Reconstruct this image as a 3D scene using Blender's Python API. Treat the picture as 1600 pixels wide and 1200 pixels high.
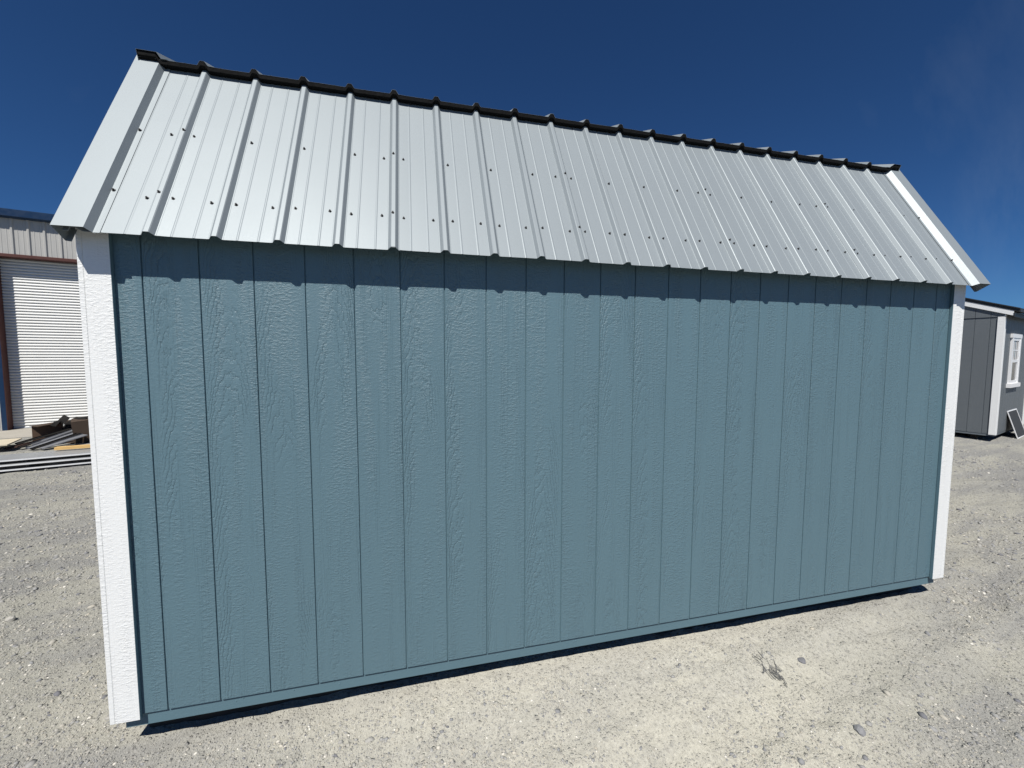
import bpy, bmesh, math, random
import numpy as np
from mathutils import Vector, Matrix

random.seed(7)
rng = np.random.default_rng(7)
for o in list(bpy.data.objects):
    bpy.data.objects.remove(o)
scene = bpy.context.scene
COL = scene.collection
R = math.radians

# ------------------------------------------------------------------ camera
GZ = -0.095                                   # ground level; z = 0 is the bottom of the shed siding
cam_d = bpy.data.cameras.new('camera')
cam = bpy.data.objects.new('camera', cam_d)
COL.objects.link(cam)
yaw, pitch, roll = 0.2415, -0.0698, 0.0021
fwd = Vector((math.sin(yaw) * math.cos(pitch), math.cos(yaw) * math.cos(pitch), math.sin(pitch)))
r0 = Vector((math.cos(yaw), -math.sin(yaw), 0)); u0 = r0.cross(fwd)
rt = math.cos(roll) * r0 + math.sin(roll) * u0
up = -math.sin(roll) * r0 + math.cos(roll) * u0
cam.matrix_world = Matrix(((rt.x, up.x, -fwd.x, 1.060), (rt.y, up.y, -fwd.y, -2.005), (rt.z, up.z, -fwd.z, 1.555), (0, 0, 0, 1)))
cam_d.sensor_width = 36.0
cam_d.lens = 638.75 / 1600 * 36.0
cam_d.clip_start = 0.05
cam_d.clip_end = 2000
scene.camera = cam

# ------------------------------------------------------------------ sun and sky
SUN = Vector((-0.225, -0.524, 0.822)).normalized()      # towards the sun
sun_el = math.asin(SUN.z); sun_az = math.atan2(SUN.x, SUN.y)
world = bpy.data.worlds.new('World'); scene.world = world
world.use_nodes = True
wn = world.node_tree; wn.nodes.clear()
w_out = wn.nodes.new('ShaderNodeOutputWorld')
w_bg = wn.nodes.new('ShaderNodeBackground')
sky = wn.nodes.new('ShaderNodeTexSky')
sky.sky_type = 'NISHITA'; sky.sun_disc = False
sky.sun_elevation = sun_el; sky.sun_rotation = sun_az
sky.altitude = 2500; sky.air_density = 1.0; sky.dust_density = 0.0; sky.ozone_density = 3.0
# thin streaks of cirrus
tc = wn.nodes.new('ShaderNodeTexCoord')
mp = wn.nodes.new('ShaderNodeMapping'); mp.inputs['Rotation'].default_value = (0.35, 0.5, -0.6); mp.inputs['Scale'].default_value = (1.2, 4.5, 2.0)
nz = wn.nodes.new('ShaderNodeTexNoise'); nz.inputs['Scale'].default_value = 1.6; nz.inputs['Detail'].default_value = 7; nz.inputs['Roughness'].default_value = 0.62
rp = wn.nodes.new('ShaderNodeMapRange'); rp.inputs['From Min'].default_value = 0.56; rp.inputs['From Max'].default_value = 0.85; rp.inputs['To Max'].default_value = 0.05
mx = wn.nodes.new('ShaderNodeMix'); mx.data_type = 'RGBA'
mx.inputs['B'].default_value = (8.0, 9.3, 10.5, 1)
tint = wn.nodes.new('ShaderNodeMix'); tint.data_type = 'RGBA'; tint.blend_type = 'MULTIPLY'; tint.inputs['Factor'].default_value = 1
tint.inputs['B'].default_value = (0.40, 0.755, 1.14, 1)
L = wn.links.new
L(tc.outputs['Generated'], mp.inputs['Vector']); L(mp.outputs['Vector'], nz.inputs['Vector'])
L(nz.outputs['Fac'], rp.inputs['Value'])
# one more distinct wisp low in the sky to the right
wdir = Vector((0.905, 0.365, 0.215)).normalized()
vd = wn.nodes.new('ShaderNodeVectorMath'); vd.operation = 'DOT_PRODUCT'; vd.inputs[1].default_value = wdir
nrm = wn.nodes.new('ShaderNodeVectorMath'); nrm.operation = 'NORMALIZE'
L(tc.outputs['Generated'], nrm.inputs[0]); L(nrm.outputs[0], vd.inputs[0])
wm = wn.nodes.new('ShaderNodeMapRange'); wm.interpolation_type = 'SMOOTHSTEP'; wm.inputs['From Min'].default_value = 0.985; wm.inputs['From Max'].default_value = 0.999
mp2 = wn.nodes.new('ShaderNodeMapping'); mp2.inputs['Rotation'].default_value = (0.85, 0.0, 0.0); mp2.inputs['Scale'].default_value = (5, 8, 1.8)
nz2 = wn.nodes.new('ShaderNodeTexNoise'); nz2.inputs['Scale'].default_value = 1.5; nz2.inputs['Detail'].default_value = 8; nz2.inputs['Roughness'].default_value = 0.66
rp2 = wn.nodes.new('ShaderNodeMapRange'); rp2.inputs['From Min'].default_value = 0.42; rp2.inputs['From Max'].default_value = 0.8; rp2.inputs['To Max'].default_value = 0.10
mm = wn.nodes.new('ShaderNodeMath'); mm.operation = 'MULTIPLY_ADD'
L(vd.outputs['Value'], wm.inputs['Value']); L(nrm.outputs[0], mp2.inputs['Vector']); L(mp2.outputs['Vector'], nz2.inputs['Vector'])
L(nz2.outputs['Fac'], rp2.inputs['Value']); L(rp2.outputs['Result'], mm.inputs[0]); L(wm.outputs['Result'], mm.inputs[1]); L(rp.outputs['Result'], mm.inputs[2])
L(mm.outputs[0], mx.inputs['Factor'])
L(sky.outputs['Color'], tint.inputs['A']); L(tint.outputs['Result'], mx.inputs['A'])
L(mx.outputs['Result'], w_bg.inputs['Color']); L(w_bg.outputs['Background'], w_out.inputs['Surface'])
w_bg.inputs['Strength'].default_value = 0.05

sd = bpy.data.lights.new('sun', 'SUN'); sd.energy = 5.0; sd.angle = R(0.5); sd.color = (1.0, 0.965, 0.91)
sun = bpy.data.objects.new('sun', sd); COL.objects.link(sun)
sun.rotation_euler = SUN.to_track_quat('Z', 'Y').to_euler(); sun.location = SUN * 30

vs_ = scene.view_settings
vs_.view_transform = 'Standard'; vs_.look = 'None'; vs_.exposure = 0.13; vs_.gamma = 1.0; vs_.use_curve_mapping = False

# ------------------------------------------------------------------ node helpers
def new_mat(name):
    m = bpy.data.materials.new(name); m.use_nodes = True
    nt = m.node_tree
    return m, nt, nt.nodes['Principled BSDF']

def N(nt, t, **kw):
    n = nt.nodes.new(t)
    for k, v in kw.items():
        if hasattr(n, k): setattr(n, k, v)
        else: n.inputs[k].default_value = v
    return n

def math_n(nt, op, a, b=None, c=None):
    n = nt.nodes.new('ShaderNodeMath'); n.operation = op
    for i, v in enumerate((a, b, c)):
        if v is None: continue
        if isinstance(v, (int, float)): n.inputs[i].default_value = v
        else: nt.links.new(v, n.inputs[i])
    return n.outputs[0]

def noise_n(nt, vec, scale, detail=2, rough=0.5, stretch=None):
    if stretch:
        mpn = nt.nodes.new('ShaderNodeMapping'); mpn.inputs['Scale'].default_value = stretch
        nt.links.new(vec, mpn.inputs['Vector']); vec = mpn.outputs['Vector']
    n = N(nt, 'ShaderNodeTexNoise', Scale=scale, Detail=detail, Roughness=rough)
    nt.links.new(vec, n.inputs['Vector'])
    return n.outputs['Fac']

def ramp_n(nt, v, lo, hi, a=0.0, b=1.0):
    n = N(nt, 'ShaderNodeMapRange'); n.interpolation_type = 'SMOOTHSTEP'
    n.inputs['From Min'].default_value = lo; n.inputs['From Max'].default_value = hi
    n.inputs['To Min'].default_value = a; n.inputs['To Max'].default_value = b
    nt.links.new(v, n.inputs['Value'])
    return n.outputs['Result']

def mix_c(nt, f, a, b, blend='MIX'):
    n = nt.nodes.new('ShaderNodeMix'); n.data_type = 'RGBA'; n.blend_type = blend
    for k, v in (('Factor', f), ('A', a), ('B', b)):
        if isinstance(v, (int, float)): n.inputs[k].default_value = v
        elif isinstance(v, tuple): n.inputs[k].default_value = (*v, 1)
        else: nt.links.new(v, n.inputs[k])
    return n.outputs['Result']

def embossed_paint(name, color, rough=0.42, bump=0.0014, ripple=0.9, cath=0.45, vert=0.3, var=0.10, spec=0.5):
    """painted, wood-grain embossed siding: arched grain, cross ripples and fine vertical lines as relief"""
    m, nt, b = new_mat(name)
    tcn = nt.nodes.new('ShaderNodeTexCoord'); oi = nt.nodes.new('ShaderNodeObjectInfo')
    sc = nt.nodes.new('ShaderNodeVectorMath'); sc.operation = 'SCALE'; sc.inputs[0].default_value = (0.0, 53.0, 61.0)
    nt.links.new(oi.outputs['Random'], sc.inputs['Scale'])
    ad = nt.nodes.new('ShaderNodeVectorMath'); ad.operation = 'ADD'
    nt.links.new(tcn.outputs['Object'], ad.inputs[0]); nt.links.new(sc.outputs[0], ad.inputs[1])
    p = ad.outputs[0]
    sep = nt.nodes.new('ShaderNodeSeparateXYZ'); nt.links.new(p, sep.inputs[0])
    x, z = sep.outputs['X'], sep.outputs['Z']
    drift = noise_n(nt, p, 1.0, 2, 0.5, (0.0, 1.0, 1.1))
    warp = math_n(nt, 'MULTIPLY_ADD', noise_n(nt, p, 1.0, 3, 0.6, (85, 1, 45)), 0.30, noise_n(nt, p, 1.0, 3, 0.6, (22, 1, 6)))
    xc = math_n(nt, 'ADD', x, math_n(nt, 'MULTIPLY_ADD', drift, 0.16, -0.18))
    par = math_n(nt, 'MULTIPLY', math_n(nt, 'MULTIPLY', xc, xc), 520.0)
    ph = math_n(nt, 'ADD', math_n(nt, 'MULTIPLY_ADD', z, 11.0, par), math_n(nt, 'MULTIPLY', warp, 3.2))
    fr = math_n(nt, 'FRACT', ph)
    arch = math_n(nt, 'POWER', math_n(nt, 'ABSOLUTE', math_n(nt, 'MULTIPLY_ADD', fr, 2.0, -1.0)), 3.0)
    cmask = ramp_n(nt, noise_n(nt, p, 1.0, 1, 0.5, (9, 1, 1.1)), 0.50, 0.64)
    rip = ramp_n(nt, noise_n(nt, p, 1.0, 4, 0.62, (52, 1, 112)), 0.43, 0.63)
    rip2 = noise_n(nt, p, 1.0, 3, 0.6, (70, 1, 160))
    rmask = ramp_n(nt, noise_n(nt, p, 1.0, 2, 0.5, (17, 1, 1.6)), 0.34, 0.66, 0.22, 1.0)
    vl = ramp_n(nt, noise_n(nt, p, 1.0, 3, 0.6, (150, 1, 3.2)), 0.4, 0.66)
    vmask = ramp_n(nt, noise_n(nt, p, 1.0, 2, 0.5, (26, 1, 1.2)), 0.48, 0.62)
    h = math_n(nt, 'MULTIPLY', math_n(nt, 'MULTIPLY', arch, cmask), -cath)
    h = math_n(nt, 'ADD', h, math_n(nt, 'MULTIPLY', math_n(nt, 'MULTIPLY', rip, rmask), ripple))
    h = math_n(nt, 'ADD', h, math_n(nt, 'MULTIPLY', rip2, ripple * 0.5))
    h = math_n(nt, 'ADD', h, math_n(nt, 'MULTIPLY', math_n(nt, 'MULTIPLY', vl, vmask), vert))
    h = math_n(nt, 'ADD', h, math_n(nt, 'MULTIPLY', noise_n(nt, p, 1.0, 2, 0.6, (190, 1, 150)), 0.42))
    bp = N(nt, 'ShaderNodeBump', Strength=1.0, Distance=bump)
    nt.links.new(h, bp.inputs['Height']); nt.links.new(bp.outputs[0], b.inputs['Normal'])
    v1 = noise_n(nt, tcn.outputs['Object'], 1.0, 3, 0.6, (5, 5, 1.3))
    big = math_n(nt, 'MULTIPLY_ADD', math_n(nt, 'ADD', v1, math_n(nt, 'MULTIPLY', oi.outputs['Random'], 0.35)), var, 1 - var * 0.7)
    cc = mix_c(nt, 1.0, color, (1, 1, 1), 'MULTIPLY')
    vm = nt.nodes.new('ShaderNodeVectorMath'); vm.operation = 'SCALE'
    vm.inputs[0].default_value = color; nt.links.new(big, vm.inputs['Scale'])
    nt.links.new(vm.outputs[0], b.inputs['Base Color'])
    nt.links.new(ramp_n(nt, rip2, 0.2, 0.8, rough - 0.06, rough + 0.08), b.inputs['Roughness'])
    b.inputs['Specular IOR Level'].default_value = spec
    return m

def simple(name, color, rough=0.6, metal=0.0, noise=0.12, nscale=12.0, bump=0.0, bscale=60.0, spec=0.5, stretch=None):
    m, nt, b = new_mat(name)
    tcn = nt.nodes.new('ShaderNodeTexCoord')
    f = noise_n(nt, tcn.outputs['Object'], nscale, 4, 0.6, stretch)
    k = math_n(nt, 'MULTIPLY_ADD', f, noise * 2, 1 - noise)
    vm = nt.nodes.new('ShaderNodeVectorMath'); vm.operation = 'SCALE'
    vm.inputs[0].default_value = color; nt.links.new(k, vm.inputs['Scale'])
    nt.links.new(vm.outputs[0], b.inputs['Base Color'])
    nt.links.new(ramp_n(nt, f, 0.3, 0.7, max(rough - 0.06, 0.05), rough + 0.06), b.inputs['Roughness'])
    b.inputs['Metallic'].default_value = metal; b.inputs['Specular IOR Level'].default_value = spec
    if bump:
        f2 = noise_n(nt, tcn.outputs['Object'], bscale, 3, 0.6, stretch)
        bp = N(nt, 'ShaderNodeBump', Strength=1.0, Distance=bump)
        nt.links.new(f2, bp.inputs['Height']); nt.links.new(bp.outputs[0], b.inputs['Normal'])
    return m

def roof_metal():
    m, nt, b = new_mat('roof_metal')
    tcn = nt.nodes.new('ShaderNodeTexCoord'); p = tcn.outputs['Object']
    sp = noise_n(nt, p, 420, 2, 0.7); bl = noise_n(nt, p, 1.7, 3, 0.55)
    k = math_n(nt, 'ADD', math_n(nt, 'MULTIPLY_ADD', sp, 0.22, 0.87), math_n(nt, 'MULTIPLY_ADD', bl, 0.06, -0.02))
    vm = nt.nodes.new('ShaderNodeVectorMath'); vm.operation = 'SCALE'
    vm.inputs[0].default_value = ROOF_C; nt.links.new(k, vm.inputs['Scale'])
    nt.links.new(vm.outputs[0], b.inputs['Base Color'])
    b.inputs['Metallic'].default_value = 0.24
    nt.links.new(ramp_n(nt, sp, 0.3, 0.7, 0.46, 0.58), b.inputs['Roughness'])
    bp = N(nt, 'ShaderNodeBump', Strength=0.25, Distance=0.0004)
    nt.links.new(sp, bp.inputs['Height']); nt.links.new(bp.outputs[0], b.inputs['Normal'])
    return m
ROOF_C = (0.278, 0.312, 0.326)

BLUE = (0.108, 0.185, 0.220)
M = {}
M['blue'] = embossed_paint('blue_siding_paint', BLUE, rough=0.46, bump=0.0016, ripple=0.58, cath=1.05, vert=0.6, spec=0.7)
M['blue_flat'] = simple('blue_rail_paint', (0.108, 0.185, 0.220), 0.45, noise=0.06, bump=0.0004, bscale=90, stretch=(0.15, 1, 1))
M['white'] = embossed_paint('white_trim_paint', (0.83, 0.835, 0.815), rough=0.45, bump=0.0009, ripple=1.0, cath=0.15, vert=0.35, var=0.03)
M['grey'] = embossed_paint('grey_siding_paint', (0.125, 0.14, 0.15), rough=0.5, bump=0.0012)
M['grey_flat'] = simple('grey_rail_paint', (0.13, 0.15, 0.165), 0.5, noise=0.06)
M['pale'] = simple('pale_siding_paint', (0.62, 0.63, 0.66), 0.5, noise=0.06)
M['roof'] = roof_metal()
M['black'] = simple('black_foam', (0.006, 0.006, 0.006), 0.85, noise=0.3, nscale=40, bump=0.002, bscale=60, spec=0.2)
M['screw'] = simple('screw_metal', (0.10, 0.10, 0.10), 0.45, 0.6, noise=0.2)
M['washer'] = simple('washer_rubber', (0.02, 0.02, 0.022), 0.7)
M['deck'] = simple('roof_board', (0.22, 0.15, 0.09), 0.8, noise=0.3, nscale=30)
M['skid'] = simple('treated_timber', (0.06, 0.046, 0.034), 0.85, noise=0.3, nscale=20, bump=0.002, stretch=(0.2, 2, 2))
M['dark_roof'] = simple('dark_roof_metal', (0.035, 0.036, 0.036), 0.5, 0.2, noise=0.15)
M['panel'] = simple('tan_wall_metal', (0.44, 0.432, 0.405), 0.5, 0.0, noise=0.10, nscale=5, stretch=(4, 4, 0.6))
M['door'] = simple('white_door_steel', (0.74, 0.74, 0.71), 0.45, 0.0, noise=0.05, nscale=4)
M['navy'] = simple('navy_trim_metal', (0.006, 0.028, 0.075), 0.4, 0.1, noise=0.1)
M['rust'] = simple('red_oxide_steel', (0.09, 0.03, 0.022), 0.6, 0.1, noise=0.25)
M['cardboard'] = simple('cardboard', (0.075, 0.056, 0.043), 0.9, noise=0.2, nscale=8, spec=0.1)
M['cardin'] = simple('cardboard_inside', (0.12, 0.075, 0.048), 0.85, noise=0.2, nscale=8)
M['galv'] = simple('grey_sheet_metal', (0.42, 0.44, 0.46), 0.38, 0.55, noise=0.12, nscale=6)
M['strip'] = simple('dull_grey_scrap_metal', (0.21, 0.215, 0.225), 0.5, 0.2, noise=0.2, nscale=6)
M['brown'] = simple('brown_scrap_metal', (0.06, 0.036, 0.028), 0.6, 0.0, noise=0.25, spec=0.2)
M['char'] = simple('charcoal_scrap_metal', (0.018, 0.017, 0.016), 0.8, 0.0, noise=0.25, spec=0.08)
M['pine'] = simple('fresh_pine', (0.62, 0.40, 0.15), 0.65, noise=0.12, nscale=9, stretch=(0.3, 3, 3), bump=0.0006)
M['ply'] = simple('weathered_plywood', (0.56, 0.49, 0.36), 0.75, noise=0.14, nscale=7, stretch=(0.4, 2, 2))
M['sheet'] = simple('stacked_panel_face', (0.30, 0.31, 0.31), 0.5, 0.2, noise=0.12, nscale=5)
M['sheet_edge'] = simple('stacked_panel_edge', (0.80, 0.80, 0.80), 0.5, 0.0, noise=0.08, nscale=30)
M['concrete'] = simple('concrete', (0.36, 0.335, 0.285), 0.85, noise=0.16, nscale=3, bump=0.002, bscale=40)
M['vinyl'] = simple('white_vinyl', (0.80, 0.80, 0.80), 0.35, noise=0.03)
M['screen'] = simple('insect_screen', (0.035, 0.037, 0.038), 0.7, noise=0.2)
M['litter'] = simple('crushed_litter', (0.17, 0.168, 0.16), 0.6, 0.0, noise=0.5, nscale=90, bump=0.004, bscale=120)
M['twig'] = simple('dry_twig', (0.20, 0.14, 0.09), 0.85, noise=0.3, nscale=40)

def glass_mat():
    m, nt, b = new_mat('window_glass')
    b.inputs['Base Color'].default_value = (0.03, 0.035, 0.04, 1)
    b.inputs['Roughness'].default_value = 0.04
    b.inputs['Specular IOR Level'].default_value = 0.9
    tcn = nt.nodes.new('ShaderNodeTexCoord')
    bp = N(nt, 'ShaderNodeBump', Strength=0.3, Distance=0.01)
    nt.links.new(noise_n(nt, tcn.outputs['Object'], 3.0, 1), bp.inputs['Height']); nt.links.new(bp.outputs[0], b.inputs['Normal'])
    return m
M['glass'] = glass_mat()

def ground_mat():
    m, nt, b = new_mat('gravel_dirt')
    g = nt.nodes.new('ShaderNodeNewGeometry'); p = g.outputs['Position']
    rot = nt.nodes.new('ShaderNodeMapping'); rot.inputs['Rotation'].default_value = (0, 0, -0.22); nt.links.new(p, rot.inputs['Vector'])
    patch = noise_n(nt, rot.outputs['Vector'], 1.0, 5, 0.62, (0.32, 0.85, 0.5))
    patch2 = noise_n(nt, rot.outputs['Vector'], 1.0, 6, 0.66, (1.1, 4.2, 2.0))      # drawn out the way wheels drag the yard
    fine = noise_n(nt, p, 55, 4, 0.7)
    grit = noise_n(nt, p, 190, 3, 0.7)
    f = ramp_n(nt, math_n(nt, 'MULTIPLY_ADD', patch2, 0.5, math_n(nt, 'MULTIPLY', patch, 0.5)), 0.42, 0.58)
    sx = nt.nodes.new('ShaderNodeVectorMath'); sx.operation = 'DISTANCE'
    nt.links.new(p, sx.inputs[0]); sx.inputs[1].default_value = (2.1, -0.75, GZ)
    dust = ramp_n(nt, math_n(nt, 'MULTIPLY_ADD', patch, 2.4, sx.outputs['Value']), 2.5, 4.7)   # worn, dusty strip along the shed front; gravelly beyond, drawn in close to cut bounced light
    gp_ = nt.nodes.new('ShaderNodeVectorMath'); gp_.operation = 'DISTANCE'; nt.links.new(p, gp_.inputs[0]); gp_.inputs[1].default_value = (3.75, -1.05, GZ)
    dust = math_n(nt, 'MAXIMUM', dust, ramp_n(nt, math_n(nt, 'MULTIPLY_ADD', patch2, 1.6, gp_.outputs['Value']), 1.75, 1.15, 0.0, 0.8))
    c = mix_c(nt, dust, mix_c(nt, f, (0.452, 0.436, 0.372), (0.395, 0.384, 0.338)), mix_c(nt, f, (0.368, 0.360, 0.312), (0.270, 0.268, 0.254)))
    def chips(scale, thr):
        wv = nt.nodes.new('ShaderNodeVectorMath'); wv.operation = 'ADD'
        wn_ = N(nt, 'ShaderNodeTexNoise', Scale=scale * .8, Detail=2.0); nt.links.new(p, wn_.inputs['Vector'])
        ws = nt.nodes.new('ShaderNodeVectorMath'); ws.operation = 'SCALE'; ws.inputs['Scale'].default_value = .7 / scale
        nt.links.new(wn_.outputs['Color'], ws.inputs[0]); nt.links.new(p, wv.inputs[0]); nt.links.new(ws.outputs[0], wv.inputs[1])
        v = N(nt, 'ShaderNodeTexVoronoi', Scale=scale, Randomness=1.0); nt.links.new(wv.outputs[0], v.inputs['Vector'])
        sc_ = nt.nodes.new('ShaderNodeSeparateColor'); nt.links.new(v.outputs['Color'], sc_.inputs[0])
        sel = ramp_n(nt, math_n(nt, 'MULTIPLY_ADD', patch2, .5, sc_.outputs['Red']), thr, thr + .06)
        body = ramp_n(nt, v.outputs['Distance'], .55, .18)
        return math_n(nt, 'MULTIPLY', sel, body), sc_.outputs['Green']
    rgh = ramp_n(nt, dust, 0.0, 0.8, 0.38, 0.78)                 # how stony the surface is here
    p1, t1 = chips(95.0, .78); p2, t2 = chips(42.0, .98)
    for pm, tn in ((p1, t1), (p2, t2)):
        pc = mix_c(nt, ramp_n(nt, tn, .1, .9), (0.19, 0.19, 0.19), (0.44, 0.42, 0.375))
        c = mix_c(nt, math_n(nt, 'MULTIPLY', pm, rgh), c, pc)
    k = math_n(nt, 'MULTIPLY', math_n(nt, 'MULTIPLY_ADD', fine, 0.7, 0.66), math_n(nt, 'MULTIPLY_ADD', grit, 0.7, 0.65))
    vm = nt.nodes.new('ShaderNodeVectorMath'); vm.operation = 'SCALE'
    nt.links.new(c, vm.inputs[0]); nt.links.new(k, vm.inputs['Scale'])
    nt.links.new(vm.outputs[0], b.inputs['Base Color'])
    b.inputs['Roughness'].default_value = 0.95; b.inputs['Specular IOR Level'].default_value = 0.15
    b.inputs['Diffuse Roughness'].default_value = 1.0
    h = math_n(nt, 'ADD', math_n(nt, 'MULTIPLY', fine, 1.0), math_n(nt, 'MULTIPLY', grit, 0.45))
    h = math_n(nt, 'ADD', h, math_n(nt, 'MULTIPLY', p1, 0.35))
    h = math_n(nt, 'ADD', h, math_n(nt, 'MULTIPLY', p2, 0.7))
    bp = N(nt, 'ShaderNodeBump', Strength=1.0, Distance=0.016)
    nt.links.new(h, bp.inputs['Height']); nt.links.new(bp.outputs[0], b.inputs['Normal'])
    return m
M['ground'] = ground_mat()

def stone_mat():
    m, nt, b = new_mat('gravel_stone')
    at = nt.nodes.new('ShaderNodeAttribute'); at.attribute_name = 'tone'
    cr = nt.nodes.new('ShaderNodeValToRGB'); e = cr.color_ramp.elements
    e[0].position = 0.0; e[0].color = (0.17, 0.17, 0.18, 1)
    e[1].position = 1.0; e[1].color = (0.66, 0.63, 0.56, 1)
    for ps, c in ((0.28, (0.28, 0.28, 0.275, 1)), (0.6, (0.38, 0.365, 0.325, 1)), (0.86, (0.45, 0.415, 0.34, 1))):
        q = cr.color_ramp.elements.new(ps); q.color = c
    nt.links.new(at.outputs['Fac'], cr.inputs['Fac'])
    g = nt.nodes.new('ShaderNodeNewGeometry')
    k = math_n(nt, 'MULTIPLY_ADD', noise_n(nt, g.outputs['Position'], 150, 3, 0.6), 0.5, 0.75)
    vm = nt.nodes.new('ShaderNodeVectorMath'); vm.operation = 'SCALE'
    nt.links.new(cr.outputs['Color'], vm.inputs[0]); nt.links.new(k, vm.inputs['Scale'])
    nt.links.new(vm.outputs[0], b.inputs['Base Color'])
    b.inputs['Roughness'].default_value = 0.9; b.inputs['Specular IOR Level'].default_value = 0.2
    return m
M['stone'] = stone_mat()

# ------------------------------------------------------------------ object helpers
def link(name, me, mat=None, parent=None, loc=None):
    o = bpy.data.objects.new(name, me); COL.objects.link(o)
    if mat is not None and not me.materials: me.materials.append(M[mat])
    if parent is not None: o.parent = parent
    if loc is not None: o.location = loc
    return o

def thing(name, label, cat, loc=(0, 0, 0), rotz=0.0, group=None):
    o = bpy.data.objects.new(name, None); COL.objects.link(o)
    o.empty_display_size = 0.2
    o.location = loc; o.rotation_euler = (0, 0, rotz)
    o['label'] = label; o['category'] = cat
    if group: o['group'] = group
    return o

def tag(o, label, cat, group=None):
    o['label'] = label; o['category'] = cat
    if group: o['group'] = group
    return o

def mesh(name, verts, faces, smooth=False):
    me = bpy.data.meshes.new(name); me.from_pydata([tuple(v) for v in verts], [], faces); me.update()
    if smooth:
        for p in me.polygons: p.use_smooth = True
    return me

def recalc(me):
    bm = bmesh.new(); bm.from_mesh(me); bmesh.ops.recalc_face_normals(bm, faces=bm.faces); bm.to_mesh(me); bm.free(); me.update()
    return me

def box(name, x0, x1, y0, y1, z0, z1, bevel=0.0, seg=1):
    v = [(x0, y0, z0), (x1, y0, z0), (x1, y1, z0), (x0, y1, z0), (x0, y0, z1), (x1, y0, z1), (x1, y1, z1), (x0, y1, z1)]
    f = [(0, 3, 2, 1), (4, 5, 6, 7), (0, 1, 5, 4), (1, 2, 6, 5), (2, 3, 7, 6), (3, 0, 4, 7)]
    me = mesh(name, v, f)
    if bevel:
        bm = bmesh.new(); bm.from_mesh(me)
        bmesh.ops.bevel(bm, geom=bm.edges[:], offset=bevel, segments=seg, affect='EDGES'); bm.to_mesh(me); bm.free()
    return me

def bar(name, a, b, w, t, upv=(0, 0, 1), bevel=0.0):
    """straight bar from a to b, w wide, t thick"""
    a = Vector(a); b = Vector(b); d = (b - a).normalized()
    s = d.cross(Vector(upv)).normalized(); n = s.cross(d)
    v = []
    for q in (a, b):
        for i, j in ((-1, -1), (1, -1), (1, 1), (-1, 1)):
            v.append(q + s * (w / 2 * i) + n * (t / 2 * j))
    me = mesh(name, v, [(0, 1, 2, 3), (4, 7, 6, 5), (0, 4, 5, 1), (1, 5, 6, 2), (2, 6, 7, 3), (3, 7, 4, 0)])
    recalc(me)
    return me

def prism(name, poly, axis_a, axis_b, ext0, ext1):
    """poly of (a, b) pairs extruded along the third axis"""
    third = ({0, 1, 2} - {axis_a, axis_b}).pop()
    v = []
    for e in (ext0, ext1):
        for (a, b) in poly:
            q = [0, 0, 0]; q[axis_a] = a; q[axis_b] = b; q[third] = e; v.append(q)
    n = len(poly)
    f = [tuple(range(n)), tuple(range(2 * n - 1, n - 1, -1))] + [(i, i + n, (i + 1) % n + n, (i + 1) % n) for i in range(n)]
    return recalc(mesh(name, v, f))

def solid(o, t, off=-1):
    m = o.modifiers.new('thickness', 'SOLIDIFY'); m.thickness = t; m.offset = off
    return o

# ------------------------------------------------------------------ ground
def vnoise(x, y, seed):
    """smooth value noise on arrays"""
    xi = np.floor(x).astype(np.int64); yi = np.floor(y).astype(np.int64)
    fx = x - xi; fy = y - yi
    fx = fx * fx * (3 - 2 * fx); fy = fy * fy * (3 - 2 * fy)
    def h(a, b):
        n = (a * 374761393 + b * 668265263 + seed * 1442695041) & 0xffffffff
        n = ((n ^ (n >> 13)) * 1274126177) & 0xffffffff
        return ((n ^ (n >> 16)) & 0xffff) / 65535.0
    return (h(xi, yi) * (1 - fx) + h(xi + 1, yi) * fx) * (1 - fy) + (h(xi, yi + 1) * (1 - fx) + h(xi + 1, yi + 1) * fx) * fy - 0.5

TRACKS = [((4.6, 2.2), (7.4, 0.75), (11, -1.6), 0.24), ((5.2, 2.75), (8.3, 1.70), (12.5, 1.2), 0.24), ((-9, 1.4), (-4.5, 2.6), (-0.8, 4.9), 0.26),
          ((-9, 3.0), (-5, 4.2), (-1.5, 6.3), 0.26), ((-1.0, -1.5), (1.8, -0.55), (5.5, 0.05), 0.20), ((1.6, -1.75), (3.4, -1.0), (7.5, -0.35), 0.2)]

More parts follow.
